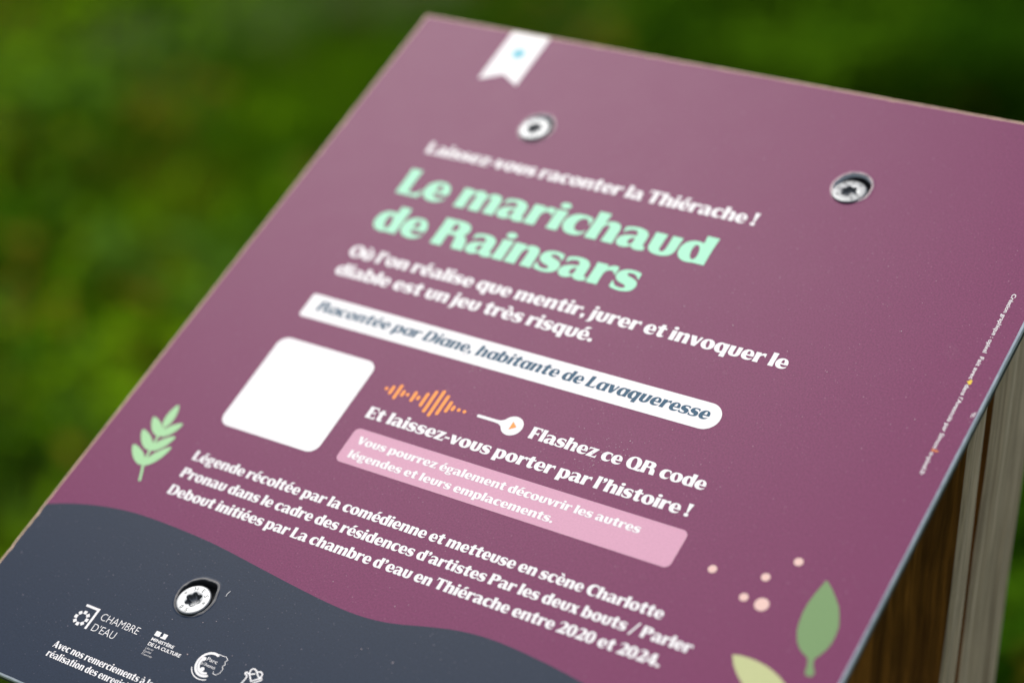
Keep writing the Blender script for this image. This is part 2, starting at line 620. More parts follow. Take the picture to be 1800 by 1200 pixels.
# split the inner outline (clockwise from the top left corner) by the wave line
top_pts = [p for p, o_ in zip(inner, OUT) if o_[2] == 0]
right_pts = [p for p, o_ in zip(inner, OUT) if o_[2] == 1]
bot_pts = [p for p, o_ in zip(inner, OUT) if o_[2] == 2]
left_pts = [p for p, o_ in zip(inner, OUT) if o_[2] == 3]
edge[0] = (BEV * 1.55, yl)
edge[-1] = (W - BEV * 0.8, yr)
edge = [edge[0]] + [e for e in edge[1:-1] if BEV * 1.5 < e[0] < W - BEV * 1.5] + [edge[-1]]
plum_poly = top_pts + [p for p in right_pts if p[1] > yr + 0.0004] + edge[::-1] + [p for p in left_pts if p[1] > yl + 0.0004]
slate_poly = edge + [p for p in right_pts if p[1] < yr - 0.0004] + bot_pts + [p for p in left_pts if p[1] < yl - 0.0004]


def hole_ring(cx, cy, r, seed, bulge=None, amp=0.02, n=72):
    q = random.Random(seed)
    ph = [(k_, q.uniform(0, 2 * PI), q.uniform(0.3, 1) * amp / k_ * 2) for k_ in (2, 3, 5, 7)]
    out = []
    for i in range(n):
        th = 2 * PI * i / n
        rr = r * (1 + sum(a_ * math.cos(k_ * th + p_) for k_, p_, a_ in ph))
        if bulge:
            dth = (th - bulge[0] + PI) % (2 * PI) - PI
            rr += bulge[1] * math.exp(-(dth / bulge[2]) ** 2)
        out.append((cx + rr * math.cos(th), cy + rr * math.sin(th)))
    return out


# centre (panel units), hole radius, screw centre, tilt (deg), raise (m), bulge
SCREWS = [dict(c=(.2822, .1662), r=.0228, s=(.2815, .1690), tilt=4, up=0.0006, rot=20, bulge=(1.1, .0003, .5)),
          dict(c=(.7285, .1565), r=.0228, s=(.7278, .1620), tilt=9, up=0.0, rot=50, bulge=(0.9, .0003, .6)),
          dict(c=(.2755, .9472), r=.0231, s=(.2750, .9508), tilt=7, up=0.0002, rot=-8, bulge=(0.95, .00085, .33)),
          dict(c=(.7290, .9470), r=.0240, s=(.7285, .9490), tilt=6, up=-0.0003, rot=70, bulge=(2.0, .0003, .5))]

V, F, MI = [], [], []


def addv(p):
    V.append(p)
    return len(V) - 1


def fill(poly, holes, mi):
    loops = [[Vector((x, y, 0)) for x, y in poly]] + [[Vector((x, y, 0)) for x, y in h] for h in holes]
    flat = [p for l in loops for p in l]
    base = len(V)
    for p in flat:
        V.append((p.x, p.y, 0.0))
    for tri in tessellate_polygon(loops):
        a_, b_, c_ = (flat[i] for i in tri)
        area = (b_.x - a_.x) * (c_.y - a_.y) - (b_.y - a_.y) * (c_.x - a_.x)
        if abs(area) < 1e-14:
            continue
        t_ = tri if area > 0 else (tri[0], tri[2], tri[1])
        F.append(tuple(base + i for i in t_))
        MI.append(mi)


rims = []
for i, s in enumerate(SCREWS):
    cx, cy = s['c'][0] * W, -s['c'][1] * W
    rims.append((hole_ring(cx, cy, s['r'] * W + 0.0011, 40 + i, s['bulge'], 0.02),
                 hole_ring(cx, cy, s['r'] * W, 40 + i, s['bulge'], 0.02)))
fill(plum_poly, [rims[0][0], rims[1][0]], 0)
fill(slate_poly, [rims[2][0], rims[3][0]], 1)
# bevel, its sunlit and skylit sides painted apart, + pale edge layer
n = len(outer)
i0 = [addv((x, y, 0.0)) for x, y in inner]
i1 = [addv((x, y, ZS)) for x, y in outer]
i2 = [addv((x, y, -0.0017)) for x, y in outer]
for i in range(n):
    j = (i + 1) % n
    F.append((i0[j], i0[i], i1[i], i1[j])); MI.append(2 if OUT[i][2] in (0, 3) else 4)
    F.append((i1[j], i1[i], i2[i], i2[j])); MI.append(4)
nflat = len(F)
SM = [False] * nflat
# hole lips and walls
for i, (big, small) in enumerate(rims):
    q = random.Random(90 + i)
    m_ = len(big)
    mi = 0 if i < 2 else 1
    lift = [0.00013 + 0.00006 * math.sin(k_ * 0.9 + i) + 0.00006 * q.uniform(-1, 1) for k_ in range(m_)]
    rings = []
    for t, zf in ((0.0, 0.0), (0.35, 0.35), (0.7, 1.0), (0.9, 0.85), (1.0, 0.2)):
        rings.append([addv((b_[0] + (s_[0] - b_[0]) * t, b_[1] + (s_[1] - b_[1]) * t, lift[k_] * zf)) for k_, (b_, s_) in enumerate(zip(big, small))])
    rings.append([addv((s_[0], s_[1], -0.0013 if i < 2 else -0.0006)) for s_ in small])
    rings.append([addv((s_[0], s_[1], -0.0034)) for s_ in small])
    for ri in range(len(rings) - 1):
        for k_ in range(m_):
            l_ = (k_ + 1) % m_
            F.append((rings[ri][k_], rings[ri][l_], rings[ri + 1][l_], rings[ri + 1][k_]))
            MI.append((mi if ri < 1 else 5 + mi) if ri < 4 else ((4 if i < 2 else 3) if ri == 4 else 3))
            SM.append(ri < 5)
    F.append(tuple(rings[-1])); MI.append(3); SM.append(False)
panel = link_mesh('panel', V, F, [PURPLE, SLATE, EDGE, CORE, ALU, LIP_PLUM, LIP_SLATE], midx=MI)
panel.data.polygons.foreach_set('use_smooth', SM)
place(panel, SINV @ PM, sign)

# backing layer under the printed sheet
bv, bf = [], []
for z in (-0.00172, -PT):
    for x, y in outer:
        ins = 0.00015
        bv.append((min(max(x, ins), W - ins), max(min(y, -ins), -BH * W + ins), z))
for i in range(n):
    j = (i + 1) % n
    bf.append((j, i, n + i, n + j))
bf.append(tuple(range(n, 2 * n)))
back = link_mesh('backing_sheet', bv, bf, CORE)
place(back, SINV @ PM, sign)


# --- screws
def text_mesh(txt, size, offset=0.0, extrude=0.0, align='CENTER', shear=0.0, spacing=1.0):
    cu = bpy.data.curves.new('lettering', 'FONT')
    cu.body = txt
    cu.size = size
    cu.offset = offset
    cu.extrude = extrude
    cu.shear = shear
    cu.space_character = spacing
    cu.align_x = align
    cu.fill_mode = 'BOTH' if extrude else 'FRONT'
    cu.resolution_u = 4
    ob = bpy.data.objects.new('lettering', cu)
    COL.objects.link(ob)
    bpy.context.view_layer.update()
    dg = bpy.context.evaluated_depsgraph_get()
    me = bpy.data.meshes.new_from_object(ob.evaluated_get(dg))
    vs_ = np.array([v.co[:] for v in me.vertices]).reshape(-1, 3)
    fs = [tuple(p.vertices) for p in me.polygons]
    bpy.data.meshes.remove(me)
    bpy.data.objects.remove(ob)
    bpy.data.curves.remove(cu)
    return vs_, fs


def screw_mesh():
    HR = 0.00470
    v, f, sm = [], [], []
    n = 72

    def star(s, z):
        out = []
        for i in range(n):
            th = 2 * PI * i / n
            r = (0.00196 + 0.00030 * math.cos(6 * th)) * s
            out.append((r * math.cos(th), r * math.sin(th), z))
        return out

    def circ(r, z):
        return [(r * math.cos(2 * PI * i / n), r * math.sin(2 * PI * i / n), z) for i in range(n)]
    prof = [star(0.05, -0.00175), star(0.55, -0.0016), star(0.88, -0.0014), star(0.94, -0.0005), star(1.0, -0.00006), star(1.06, 0.0)]
    prof += [circ(0.0028, 0.00001), circ(0.0036, 0.0), circ(HR - 0.00055, 0.0), circ(HR - 0.00018, -0.00008), circ(HR, -0.0003),
             circ(HR, -0.00055), circ(HR - 0.0002, -0.0007), circ(0.0026, -0.0030), circ(0.0025, -0.0042)]
    for p in prof:
        v += p
    for k in range(len(prof) - 1):
        for i in range(n):
            j = (i + 1) % n
            f.append((k * n + i, (k + 1) * n + i, (k + 1) * n + j, k * n + j))
    f.append(tuple(range(n)))
    return v, f


sv, sf = screw_mesh()
mkv, mkf = [], []
for ch, ang, flip in (('H', 122, 0), ('E', 84, 0), ('S', 46, 0), ('*', 172, 0), ('*', 8, 0), ('5', 284, 0), ('0', 252, 0)):
    tv, tf = text_mesh(ch, 0.00165 if ch != '*' else 0.0022, 0.0, 0.00002)
    if ch == '*':
        tv[:, 1] -= (tv[:, 1].max() + tv[:, 1].min()) / 2
    else:
        tv[:, 1] -= tv[:, 1].max() / 2
    r = 0.00335
    a = math.radians(ang)
    rot = a - PI / 2
    b0 = len(mkv)
    for p in tv:
        x, y = p[0], p[1] + r
        mkv.append((x * math.cos(rot) - y * math.sin(rot), x * math.sin(rot) + y * math.cos(rot), p[2] + 0.000015))
    mkf += [tuple(b0 + i for i in q) for q in tf]
first = None
for s in SCREWS:
    m = (SINV @ PM @ Matrix.Translation((s['s'][0] * W, -s['s'][1] * W, s['up']))
         @ Matrix.Rotation(math.radians(-s['tilt']), 4, 'X') @ Matrix.Rotation(math.radians(s['rot']), 4, 'Z'))
    if first is None:
        o = link_mesh('screw', sv, sf, ZINC, smooth=True)
        mk = link_mesh('head_marking', mkv, mkf, ZINCD)
        mk.parent = o
        first = (o, mk)
    else:
        o = first[0].copy()
        COL.objects.link(o)
        mk = first[1].copy()
        COL.objects.link(mk)
        mk.parent = o
    place(o, m, sign)


# ------------------------------------------------------------------ flared display lettering, drawn here glyph by glyph
def bez(path):
    """small path reader: M, L, C, Z with absolute coordinates -> polygon"""
    t = path.split()
    i = 0
    out = []
    cmd = None
    cur = None
    while i < len(t):
        if t[i] in 'MLCZ':
            cmd = t[i]
            i += 1
            continue
        if cmd in 'ML':
            cur = (float(t[i]), float(t[i + 1]))
            out.append(cur)
            i += 2
        elif cmd == 'C':
            p = [cur] + [(float(t[i + 2 * k_]), float(t[i + 2 * k_ + 1])) for k_ in range(3)]
            for s in range(1, 9):
                u = s / 8
                w0, w1, w2, w3 = (1 - u) ** 3, 3 * u * (1 - u) ** 2, 3 * u * u * (1 - u), u ** 3
                out.append((w0 * p[0][0] + w1 * p[1][0] + w2 * p[2][0] + w3 * p[3][0],
                            w0 * p[0][1] + w1 * p[1][1] + w2 * p[2][1] + w3 * p[3][1]))
            cur = p[3]
            i += 6
    return np.array(out)


def ell(cx, cy, rx, ry, tilt=0.0, pw=2.15, n=44):
    th = np.linspace(0, 2 * PI, n, endpoint=False)
    c, s = np.cos(th), np.sin(th)
    x = rx * np.sign(c) * np.abs(c) ** (2 / pw)
    y = ry * np.sign(s) * np.abs(s) ** (2 / pw)
    t = math.radians(tilt)
    return np.stack([cx + x * math.cos(t) - y * math.sin(t), cy + x * math.sin(t) + y * math.cos(t)], 1)


def stem(x0, x1, y0, y1, fl=10):
    h = y1 - y0
    L = [(x0 - fl, y0), (x0 - fl * .35, y0 + .13 * h), (x0, y0 + .34 * h), (x0, y1 - .34 * h), (x0 - fl * .35, y1 - .13 * h), (x0 - fl, y1)]
    Rr = [(x1 + fl, y1), (x1 + fl * .35, y1 - .13 * h), (x1, y1 - .34 * h), (x1, y0 + .34 * h), (x1 + fl * .35, y0 + .13 * h), (x1 + fl, y0)]
    return np.array(L + Rr)


def P(*xy):
    return np.array(xy, float)


ARCH = lambda dx=0, x2=532, g=0: bez('M %d 330 C %d 455 %d 512 %d 512 C %d 512 %d 450 %d 330 C %d 220 %d 120 %d 0 L %d 0 C %d 120 %d 220 %d 320 C %d 390 %d 420 %d 420 C %d 420 %d 360 %d 260 Z' % (
    170 + dx, 205 + dx, 270 + dx, x2 - 180, x2 - 60, x2 - 12, x2 - 10, x2 - 10, x2 - 10, x2 + 2,
    x2 - 214, x2 - 203, x2 - 203, x2 - 203, x2 - 203, x2 - 222, x2 - 250, x2 - 290, 195 + dx, 185 + dx))
EB = 'M 498 208 L 204 208 C 210 128 265 82 345 82 C 410 82 455 102 488 138 L 496 130 C 462 40 385 -12 262 -12 C 110 -12 0 85 0 245 C 0 410 110 512 258 512 C 415 512 500 400 500 240 Z'
EH = 'M 202 268 L 318 268 C 330 268 336 276 335 290 C 333 385 314 450 268 450 C 224 450 202 380 202 268 Z'
CC = 'M 475 470 L 475 305 L 460 305 C 440 395 405 440 345 440 C 270 440 215 370 215 260 C 215 140 270 84 350 84 C 410 84 445 108 470 148 L 478 142 C 450 40 380 -12 262 -12 C 110 -12 0 90 0 250 C 0 410 115 512 270 512 C 350 512 410 495 475 470 Z'
AT = 'M 25 345 L 25 462 C 90 495 160 512 245 512 C 400 512 490 440 490 320 L 490 130 C 490 95 505 84 548 96 L 548 15 C 510 -5 470 -12 430 -12 C 350 -12 296 30 296 90 L 296 330 C 296 400 268 440 205 440 C 130 440 70 400 40 345 Z'
AB = 'M 310 308 C 120 302 0 242 0 125 C 0 40 60 -12 140 -12 C 220 -12 285 30 310 90 Z'
AH = 'M 298 262 L 298 120 C 288 86 262 74 240 74 C 205 74 190 105 190 150 C 190 215 235 258 298 262 Z'
SS = 'M 425 475 L 425 340 L 410 340 C 385 408 330 446 255 446 C 205 446 180 428 180 400 C 180 370 210 355 290 335 C 400 308 455 255 455 165 C 455 50 360 -12 215 -12 C 135 -12 65 3 5 32 L 5 172 L 20 172 C 45 95 110 50 195 50 C 255 50 285 70 285 100 C 285 130 255 148 180 168 C 70 196 10 250 10 335 C 10 450 110 512 250 512 C 315 512 375 500 425 475 Z'
ZZ = 'M 15 500 L 482 500 L 482 478 L 238 62 L 370 62 C 420 62 455 95 475 158 L 492 158 L 487 0 L 0 0 L 0 22 L 245 438 L 130 438 C 80 438 50 405 32 345 L 16 345 Z'
TT = 'M 0 500 L 78 500 C 105 540 128 580 135 635 L 292 645 L 288 500 L 395 500 L 400 418 L 285 418 L 285 150 C 285 105 300 88 335 88 C 355 88 375 92 397 108 L 403 100 C 380 30 315 -12 235 -12 C 140 -12 90 40 90 130 L 90 418 L 0 418 Z'
UU = 'M -8 500 L 208 500 C 203 420 200 330 200 190 C 200 110 217 78 256 78 C 300 78 322 120 322 200 C 322 330 319 420 316 500 L 500 500 C 496 420 490 330 490 190 C 490 60 400 -12 245 -12 C 90 -12 0 60 0 190 C 0 330 -3 420 -8 500 Z'
RR_ = 'M 185 330 C 200 425 260 512 348 512 C 376 512 402 505 414 498 L 414 318 L 402 318 C 386 372 350 396 302 396 C 240 396 205 340 188 250 Z'
ACUTE = lambda c: P((c - 105, 562), (c + 20, 562), (c + 190, 700), (c - 20, 700))
GRAVE = lambda c: P((c + 105, 562), (c - 20, 562), (c - 190, 700), (c + 20, 700))
APO = 'M 12 590 C 12 640 48 676 100 676 C 160 676 192 635 192 580 C 192 500 130 430 30 402 L 24 416 C 68 440 92 470 96 500 C 50 500 12 535 12 590 Z'


def comma():
    q = bez(APO).copy()
    q[:, 1] -= 505
    return q


def bowlR(top=True):
    return bez('M 100 680 L 330 680 C 480 680 578 612 578 495 C 578 378 480 312 330 312 L 100 312 Z'), \
        bez('M 212 602 L 258 602 C 322 602 352 562 352 496 C 352 428 322 388 258 388 L 212 388 Z')


def glyphs():
    G = {}
    G['l'] = (200, [('+', stem(2, 198, 0, 680))])
    G['i'] = (200, [('+', stem(2, 198, 0, 500)), ('+', ell(100, 634, 98, 70, 0, 2.0))])
    G['j'] = (200, [('+', bez('M -6 500 L 206 500 C 200 400 198 300 198 60 C 198 -80 120 -165 -60 -175 L -64 -160 C -10 -135 2 -90 2 -20 C 2 300 0 400 -6 500 Z')), ('+', ell(100, 634, 98, 70, 0, 2.0))])
    G['n'] = (530, [('+', stem(2, 198, 0, 500)), ('+', ARCH())])
    G['h'] = (530, [('+', stem(2, 198, 0, 680)), ('+', ARCH())])
    G['m'] = (822, [('+', stem(2, 190, 0, 500)), ('+', ARCH(0, 512)), ('+', ARCH(302, 824))])
    G['r'] = (408, [('+', stem(2, 198, 0, 500)), ('+', bez(RR_))])
    G['u'] = (495, [('+', bez(UU))])
    bowl, cnt = ell(238, 250, 238, 262), ell(283, 250, 74, 186, 9)
    G['d'] = (552, [('+', bowl), ('+', stem(352, 548, 0, 680)), ('-', cnt)])
    G['q'] = (552, [('+', bowl), ('+', stem(352, 548, -170, 500)), ('-', cnt)])
    bowl2, cnt2 = ell(314, 250, 238, 262), ell(269, 250, 74, 186, 9)
    G['b'] = (552, [('+', bowl2), ('+', stem(4, 200, 8, 680)), ('-', cnt2)])
    G['p'] = (552, [('+', bowl2), ('+', stem(4, 200, -170, 500)), ('-', cnt2)])
    G['o'] = (560, [('+', ell(280, 250, 280, 262)), ('-', ell(280, 250, 78, 192, 11))])
    G['c'] = (478, [('+', bez(CC))])
    G['e'] = (500, [('+', bez(EB)), ('-', bez(EH))])
    G['a'] = (548, [('+', bez(AT)), ('+', bez(AB)), ('-', bez(AH))])
    G['s'] = (458, [('+', bez(SS))])
    G['z'] = (490, [('+', bez(ZZ))])
    G['t'] = (402, [('+', bez(TT))])
    G['v'] = (490, [('+', P((-8, 500), (218, 500), (308, 195), (395, 500), (498, 500), (330, 0), (165, 0)))])
    G['x'] = (500, [('+', P((0, 500), (228, 500), (500, 0), (270, 0))), ('+', P((372, 500), (482, 500), (118, 0), (8, 0)))])
    G['g'] = (490, [('+', ell(215, 322, 213, 190)), ('-', ell(215, 322, 58, 132, 6)), ('+', P((330, 430), (490, 455), (490, 520), (380, 505))),
                    ('+', bez('M 70 190 C 20 150 10 80 60 40 C 100 15 200 10 290 5 L 300 60 C 220 70 160 80 150 105 C 145 125 160 140 190 150 Z')),
                    ('+', ell(235, -62, 228, 112)), ('-', ell(240, -62, 118, 48, 4))])
    for k_, b_, c_ in (('é', 'e', 258), ('è', 'e', 250), ('à', 'a', 250), ('ù', 'u', 245)):
        G[k_] = (G[b_][0], G[b_][1] + [('+', ACUTE(c_) if k_ == 'é' else GRAVE(c_))])
    G["'"] = (205, [('+', bez(APO))])
    G[','] = (205, [('+', comma())])
    G['.'] = (205, [('+', ell(102, 84, 100, 92, 0, 2.0))])
    G[':'] = (205, [('+', ell(102, 84, 100, 92, 0, 2.0)), ('+', ell(102, 400, 100, 92, 0, 2.0))])
    G['!'] = (215, [('+', ell(105, 84, 100, 90, 0, 2.0)), ('+', P((0, 690), (212, 690), (140, 205), (75, 205)))])
    G['-'] = (240, [('+', P((0, 185), (238, 195), (238, 292), (0, 288)))])
    G['/'] = (420, [('+', P((0, -90), (100, -90), (420, 720), (320, 720)))])
    G['L'] = (478, [('+', stem(2, 207, 0, 680)), ('+', bez('M 120 0 L 470 0 L 482 200 L 466 200 C 440 112 390 68 310 66 L 120 66 Z'))])
    bo, bc = bowlR()
    G['P'] = (585, [('+', stem(2, 207, 0, 680)), ('+', bo), ('-', bc)])
    G['R'] = (680, [('+', stem(2, 207, 0, 680)), ('+', bo), ('+', bez('M 240 385 C 370 385 400 310 412 205 C 420 125 432 60 448 0 L 680 0 C 658 60 652 120 645 190 C 630 290 560 350 420 385 Z')), ('-', bc)])
    G['D'] = (650, [('+', stem(2, 207, 0, 680)), ('+', bez('M 100 680 L 290 680 C 510 680 650 560 650 340 C 650 120 510 0 290 0 L 100 0 Z')), ('-', bez('M 206 616 L 275 616 C 385 616 428 520 428 340 C 428 160 385 64 275 64 L 206 64 Z'))])
    G['T'] = (600, [('+', stem(198, 403, 0, 650)), ('+', bez('M 2 680 L 598 680 L 606 495 L 590 495 C 560 580 510 612 430 614 L 170 614 C 90 612 40 580 10 495 L -6 495 Z'))])
    G['E'] = (490, [('+', stem(2, 207, 0, 680)), ('+', bez('M 120 0 L 478 0 L 492 190 L 476 190 C 450 105 400 66 320 66 L 120 66 Z')), ('+', bez('M 120 680 L 470 680 L 478 500 L 462 500 C 440 580 390 614 315 614 L 120 614 Z')), ('+', P((150, 315), (330, 315), (395, 250), (395, 445), (330, 380), (150, 380)))])
    G['F'] = (490, [('+', stem(2, 207, 0, 680)), ('+', bez('M 120 680 L 480 680 L 488 490 L 472 490 C 450 575 400 614 320 614 L 120 614 Z')), ('+', P((150, 300), (330, 300), (400, 235), (400, 430), (330, 366), (150, 366)))])
    oo, oc = ell(345, 340, 345, 352), ell(345, 340, 128, 285, 8)
    G['O'] = (690, [('+', oo), ('-', oc)])
    G['Q'] = (720, [('+', oo), ('-', oc), ('+', bez('M 300 -10 C 450 0 560 -20 735 -28 L 745 125 L 728 125 C 690 70 600 60 480 70 Z'))])
    G['C'] = (605, [('+', bez('M 590 640 L 590 430 L 575 430 C 550 550 500 605 420 605 C 300 605 235 500 235 345 C 235 170 310 75 440 75 C 510 75 560 110 595 160 L 603 155 C 570 50 475 -12 345 -12 C 140 -12 0 130 0 340 C 0 550 145 692 345 692 C 440 692 520 670 590 640 Z'))])
    G['V'] = (570, [('+', P((-8, 680), (232, 680), (348, 240), (470, 680), (580, 680), (372, 0), (193, 0)))])
    G['A'] = (620, [('+', P((0, 0), (100, 0), (148, 165), (335, 165), (375, 0), (622, 0), (400, 680), (225, 680))), ('-', P((170, 232), (318, 232), (250, 480)))])
    G['0'] = (535, [('+', ell(267, 340, 267, 352)), ('-', ell(267, 340, 72, 285))])
    G['2'] = (505, [('+', bez('M 15 480 C 40 610 140 692 270 692 C 412 692 512 620 512 500 C 512 400 440 320 330 235 L 225 155 L 400 155 C 450 155 475 185 490 235 L 506 235 L 500 0 L 0 0 L 0 30 L 170 215 C 260 320 298 400 298 490 C 298 570 270 610 215 610 C 140 610 80 560 30 475 Z'))])
    G['4'] = (560, [('+', P((285, 680), (475, 680), (475, 250), (562, 250), (562, 148), (475, 148), (475, 0), (272, 0), (272, 148), (0, 148), (0, 212))), ('-', P((95, 250), (272, 250), (272, 500)))])
    return G


GL = glyphs()
GL_IT = dict(GL)
_bw, _ct = ell(238, 250, 238, 262), ell(280, 250, 82, 190, 6)
GL_IT['a'] = (545, [('+', _bw), ('+', bez('M 350 500 L 556 500 C 548 380 545 250 545 130 C 545 60 555 30 570 0 L 372 0 C 352 60 350 120 350 250 Z')), ('-', _ct)])


def sdf(poly, X, Y):
    x0, y0 = poly[:, 0], poly[:, 1]
    x1, y1 = np.roll(x0, -1), np.roll(y0, -1)
    best = np.full(X.shape, 1e9)
    ins = np.zeros(X.shape, bool)
    for a_, b_, c_, d_ in zip(x0, y0, x1, y1):
        ex, ey = c_ - a_, d_ - b_
        L = ex * ex + ey * ey
        if L < 1e-9:
            continue
        u = np.clip(((X - a_) * ex + (Y - b_) * ey) / L, 0, 1)
        best = np.minimum(best, np.hypot(X - a_ - u * ex, Y - b_ - u * ey))
        cr = ((b_ > Y) != (d_ > Y)) & (X < ex * (Y - b_) / (ey if abs(ey) > 1e-12 else 1e-12) + a_)
        ins ^= cr
    return np.where(ins, -best, best)


def contour(polys, step, erode=0.0):
    """region given by added and removed outlines -> flat mesh (marching squares, runs of full cells merged)"""
    allp = np.concatenate([p for o_, p in polys if o_ == '+'])
    xs = np.arange(allp[:, 0].min() - 2 * step, allp[:, 0].max() + 2.5 * step, step)
    ys = np.arange(allp[:, 1].min() - 2 * step, allp[:, 1].max() + 2.5 * step, step)
    X, Y = np.meshgrid(xs, ys)
    f = np.full(X.shape, 1e9)
    for o_, p in polys:
        s = sdf(p, X, Y)
        f = np.minimum(f, s) if o_ == '+' else np.maximum(f, -s)
    f = f + erode - 4.0
    f[np.abs(f) < 1e-6] = 1e-6
    v, fc = [], []
    ny, nx = f.shape
    for j in range(ny - 1):
        run = None
        for i in range(nx):
            full = False
            if i < nx - 1:
                q = (f[j, i], f[j, i + 1], f[j + 1, i + 1], f[j + 1, i])
                neg = sum(1 for t in q if t < 0)
                full = neg == 4
            if full:
                if run is None:
                    run = i
                continue
            if run is not None:
                b_ = len(v)
                v += [(xs[run], ys[j]), (xs[i], ys[j]), (xs[i], ys[j + 1]), (xs[run], ys[j + 1])]
                fc.append((b_, b_ + 1, b_ + 2, b_ + 3))
                run = None
            if i < nx - 1 and 0 < neg < 4:
                cs = ((xs[i], ys[j]), (xs[i + 1], ys[j]), (xs[i + 1], ys[j + 1]), (xs[i], ys[j + 1]))
                pl = []
                for k_ in range(4):
                    a_, b2 = q[k_], q[(k_ + 1) % 4]
                    if a_ < 0:
                        pl.append(cs[k_])
                    if (a_ < 0) != (b2 < 0):
                        u = a_ / (a_ - b2)
                        c0, c1 = cs[k_], cs[(k_ + 1) % 4]
                        pl.append((c0[0] + (c1[0] - c0[0]) * u, c0[1] + (c1[1] - c0[1]) * u))
                if len(pl) >= 3:
                    b_ = len(v)
                    v += pl
                    fc.append(tuple(range(b_, b_ + len(pl))))
    return np.array(v).reshape(-1, 2), fc


CACHE = {}


def glyph(ch, step, erode, italic):
    k_ = (ch, step, erode, italic)
    if k_ not in CACHE:
        src = GL_IT if italic else GL
        CACHE[k_] = (src[ch][0],) + contour(src[ch][1], step, erode)
    return CACHE[k_]


Z1, Z2, Z3 = 0.00004, 0.00008, 0.00012       # print layers above the film


def lettering(name, lines, m, z=Z1, step=17.0, erode=0.0, shear=0.0, gap=38, space=195):
    """lines: (text, x0, x1, baseline y, cap height) in panel units; a line's set width is fitted to x0..x1"""
    vs_, fs = [], []
    for txt, x0, x1, base, cap in lines:
        s = cap / 680.0
        pen = 0.0
        pos = []
        rb = 0.0
        for ch in txt:
            if ch == ' ':
                pen += space
                continue
            w_, gv, gf = glyph(ch, step, erode, shear > 0)
            if pos:
                pen += gap * (0.9 if ch in 'lijnhmrbpuLPRDEF!' else 0.38)
            pos.append((pen, gv, gf))
            pen += w_ + gap * (0.9 if ch in 'lijnhmdqu!' else 0.38)
            rb = gap * (0.9 if ch in 'lijnhmdqu!' else 0.38)
        nat = pen - rb
        kx = (x1 - x0) / (nat * s)
        print('SET %-50s width factor %.3f' % (txt[:50], kx))
        for off, gv, gf in pos:
            b0 = len(vs_)
            X = (gv[:, 0] + off + shear * gv[:, 1]) * s * kx + x0
            Y = base - gv[:, 1] * s
            vs_ += [(x * W, -y * W, z) for x, y in zip(X, Y)]
            fs += [tuple(b0 + i for i in q) for q in gf]
    o = link_mesh(name, vs_, fs, m)
    o.parent = panel
    return o


def shape(name, polys, m, z=Z1, step=None):
    """flat printed shape; polys in panel units"""
    pp = [(o_, np.asarray(p, float) * 1000) for o_, p in polys]
    ext = np.ptp(np.concatenate([p for o_, p in pp]), axis=0).max()
    v, f = contour(pp, step or max(ext / 110, 0.12), 4.0)
    o = link_mesh(name, [(x / 1000 * W, -y / 1000 * W, z) for x, y in v], [q[::-1] for q in f], m)
    o.parent = panel
    return o


def sans(name, lines, m, z=Z1, offset=0.0, shear=0.0, vertical=False):
    """plain sans lettering; lines: (text, x0, x1, baseline, cap height)"""
    vs_, fs = [], []
    for txt, x0, x1, base, cap in lines:
        tv, tf = text_mesh(txt, 1.0, offset, 0.0, 'LEFT', shear)
        sy = cap / 0.727
        sx = (x1 - x0) / (tv[:, 0].max() - tv[:, 0].min())
        b0 = len(vs_)
        xm = tv[:, 0].min()
        for p in tv:
            if vertical:                      # reads downwards, letter tops to the right
                vs_.append(((base + p[1] * sy) * W, -(x0 + (p[0] - xm) * sx) * W, z))
            else:
                vs_.append(((x0 + (p[0] - xm) * sx) * W, -(base - p[1] * sy) * W, z))
        fs += [tuple(b0 + i for i in q) for q in tf]
    o = link_mesh(name, vs_, fs, m)
    o.parent = panel
    return o


def rrect(x0, y0, x1, y1, r, n=10):
    rs = r if isinstance(r, (list, tuple)) else [r] * 4
    out = []
    for (cx, cy, a0, rr) in ((x0 + rs[0], y0 + rs[0], PI, rs[0]), (x1 - rs[1], y0 + rs[1], 1.5 * PI, rs[1]),
                             (x1 - rs[2], y1 - rs[2], 0, rs[2]), (x0 + rs[3], y1 - rs[3], 0.5 * PI, rs[3])):
        for i in range(n + 1):
            th = a0 + PI / 2 * i / n
            out.append((cx + rr * math.cos(th), cy + rr * math.sin(th)))
    return np.array(out)


def flat_poly(name, pts, m, z=Z1):
    """convex or simple outline in panel units -> one flat sheet"""
    loops = [[Vector((x * W, -y * W, z)) for x, y in pts]]
    fl = loops[0]
    fs = []
    for t in tessellate_polygon(loops):
        a_, b_, c_ = (fl[i] for i in t)
        ar = (b_.x - a_.x) * (c_.y - a_.y) - (b_.y - a_.y) * (c_.x - a_.x)
        if abs(ar) > 1e-16:
            fs.append(t if ar > 0 else (t[0], t[2], t[1]))
    o = link_mesh(name, fl, fs, m)
    o.parent = panel
    return o


def strokes(lines, w):
    """polylines of width w -> list of outlines (rounded ends and joints)"""
    out = []
    for pts in lines:
        pts = [np.array(p, float) for p in pts]
        for a_, b_ in zip(pts[:-1], pts[1:]):
            d_ = b_ - a_
            L = np.linalg.norm(d_)
            if L < 1e-9:
                continue
            d_ = d_ / L
            th0 = math.atan2(d_[1], d_[0])
            q = []
            for i in range(9):
                th = th0 - PI / 2 + PI * i / 8
                q.append(b_ + w / 2 * np.array([math.cos(th), math.sin(th)]))
            for i in range(9):
                th = th0 + PI / 2 + PI * i / 8
                q.append(a_ + w / 2 * np.array([math.cos(th), math.sin(th)]))
            out.append(('+', np.array(q)))
    return out


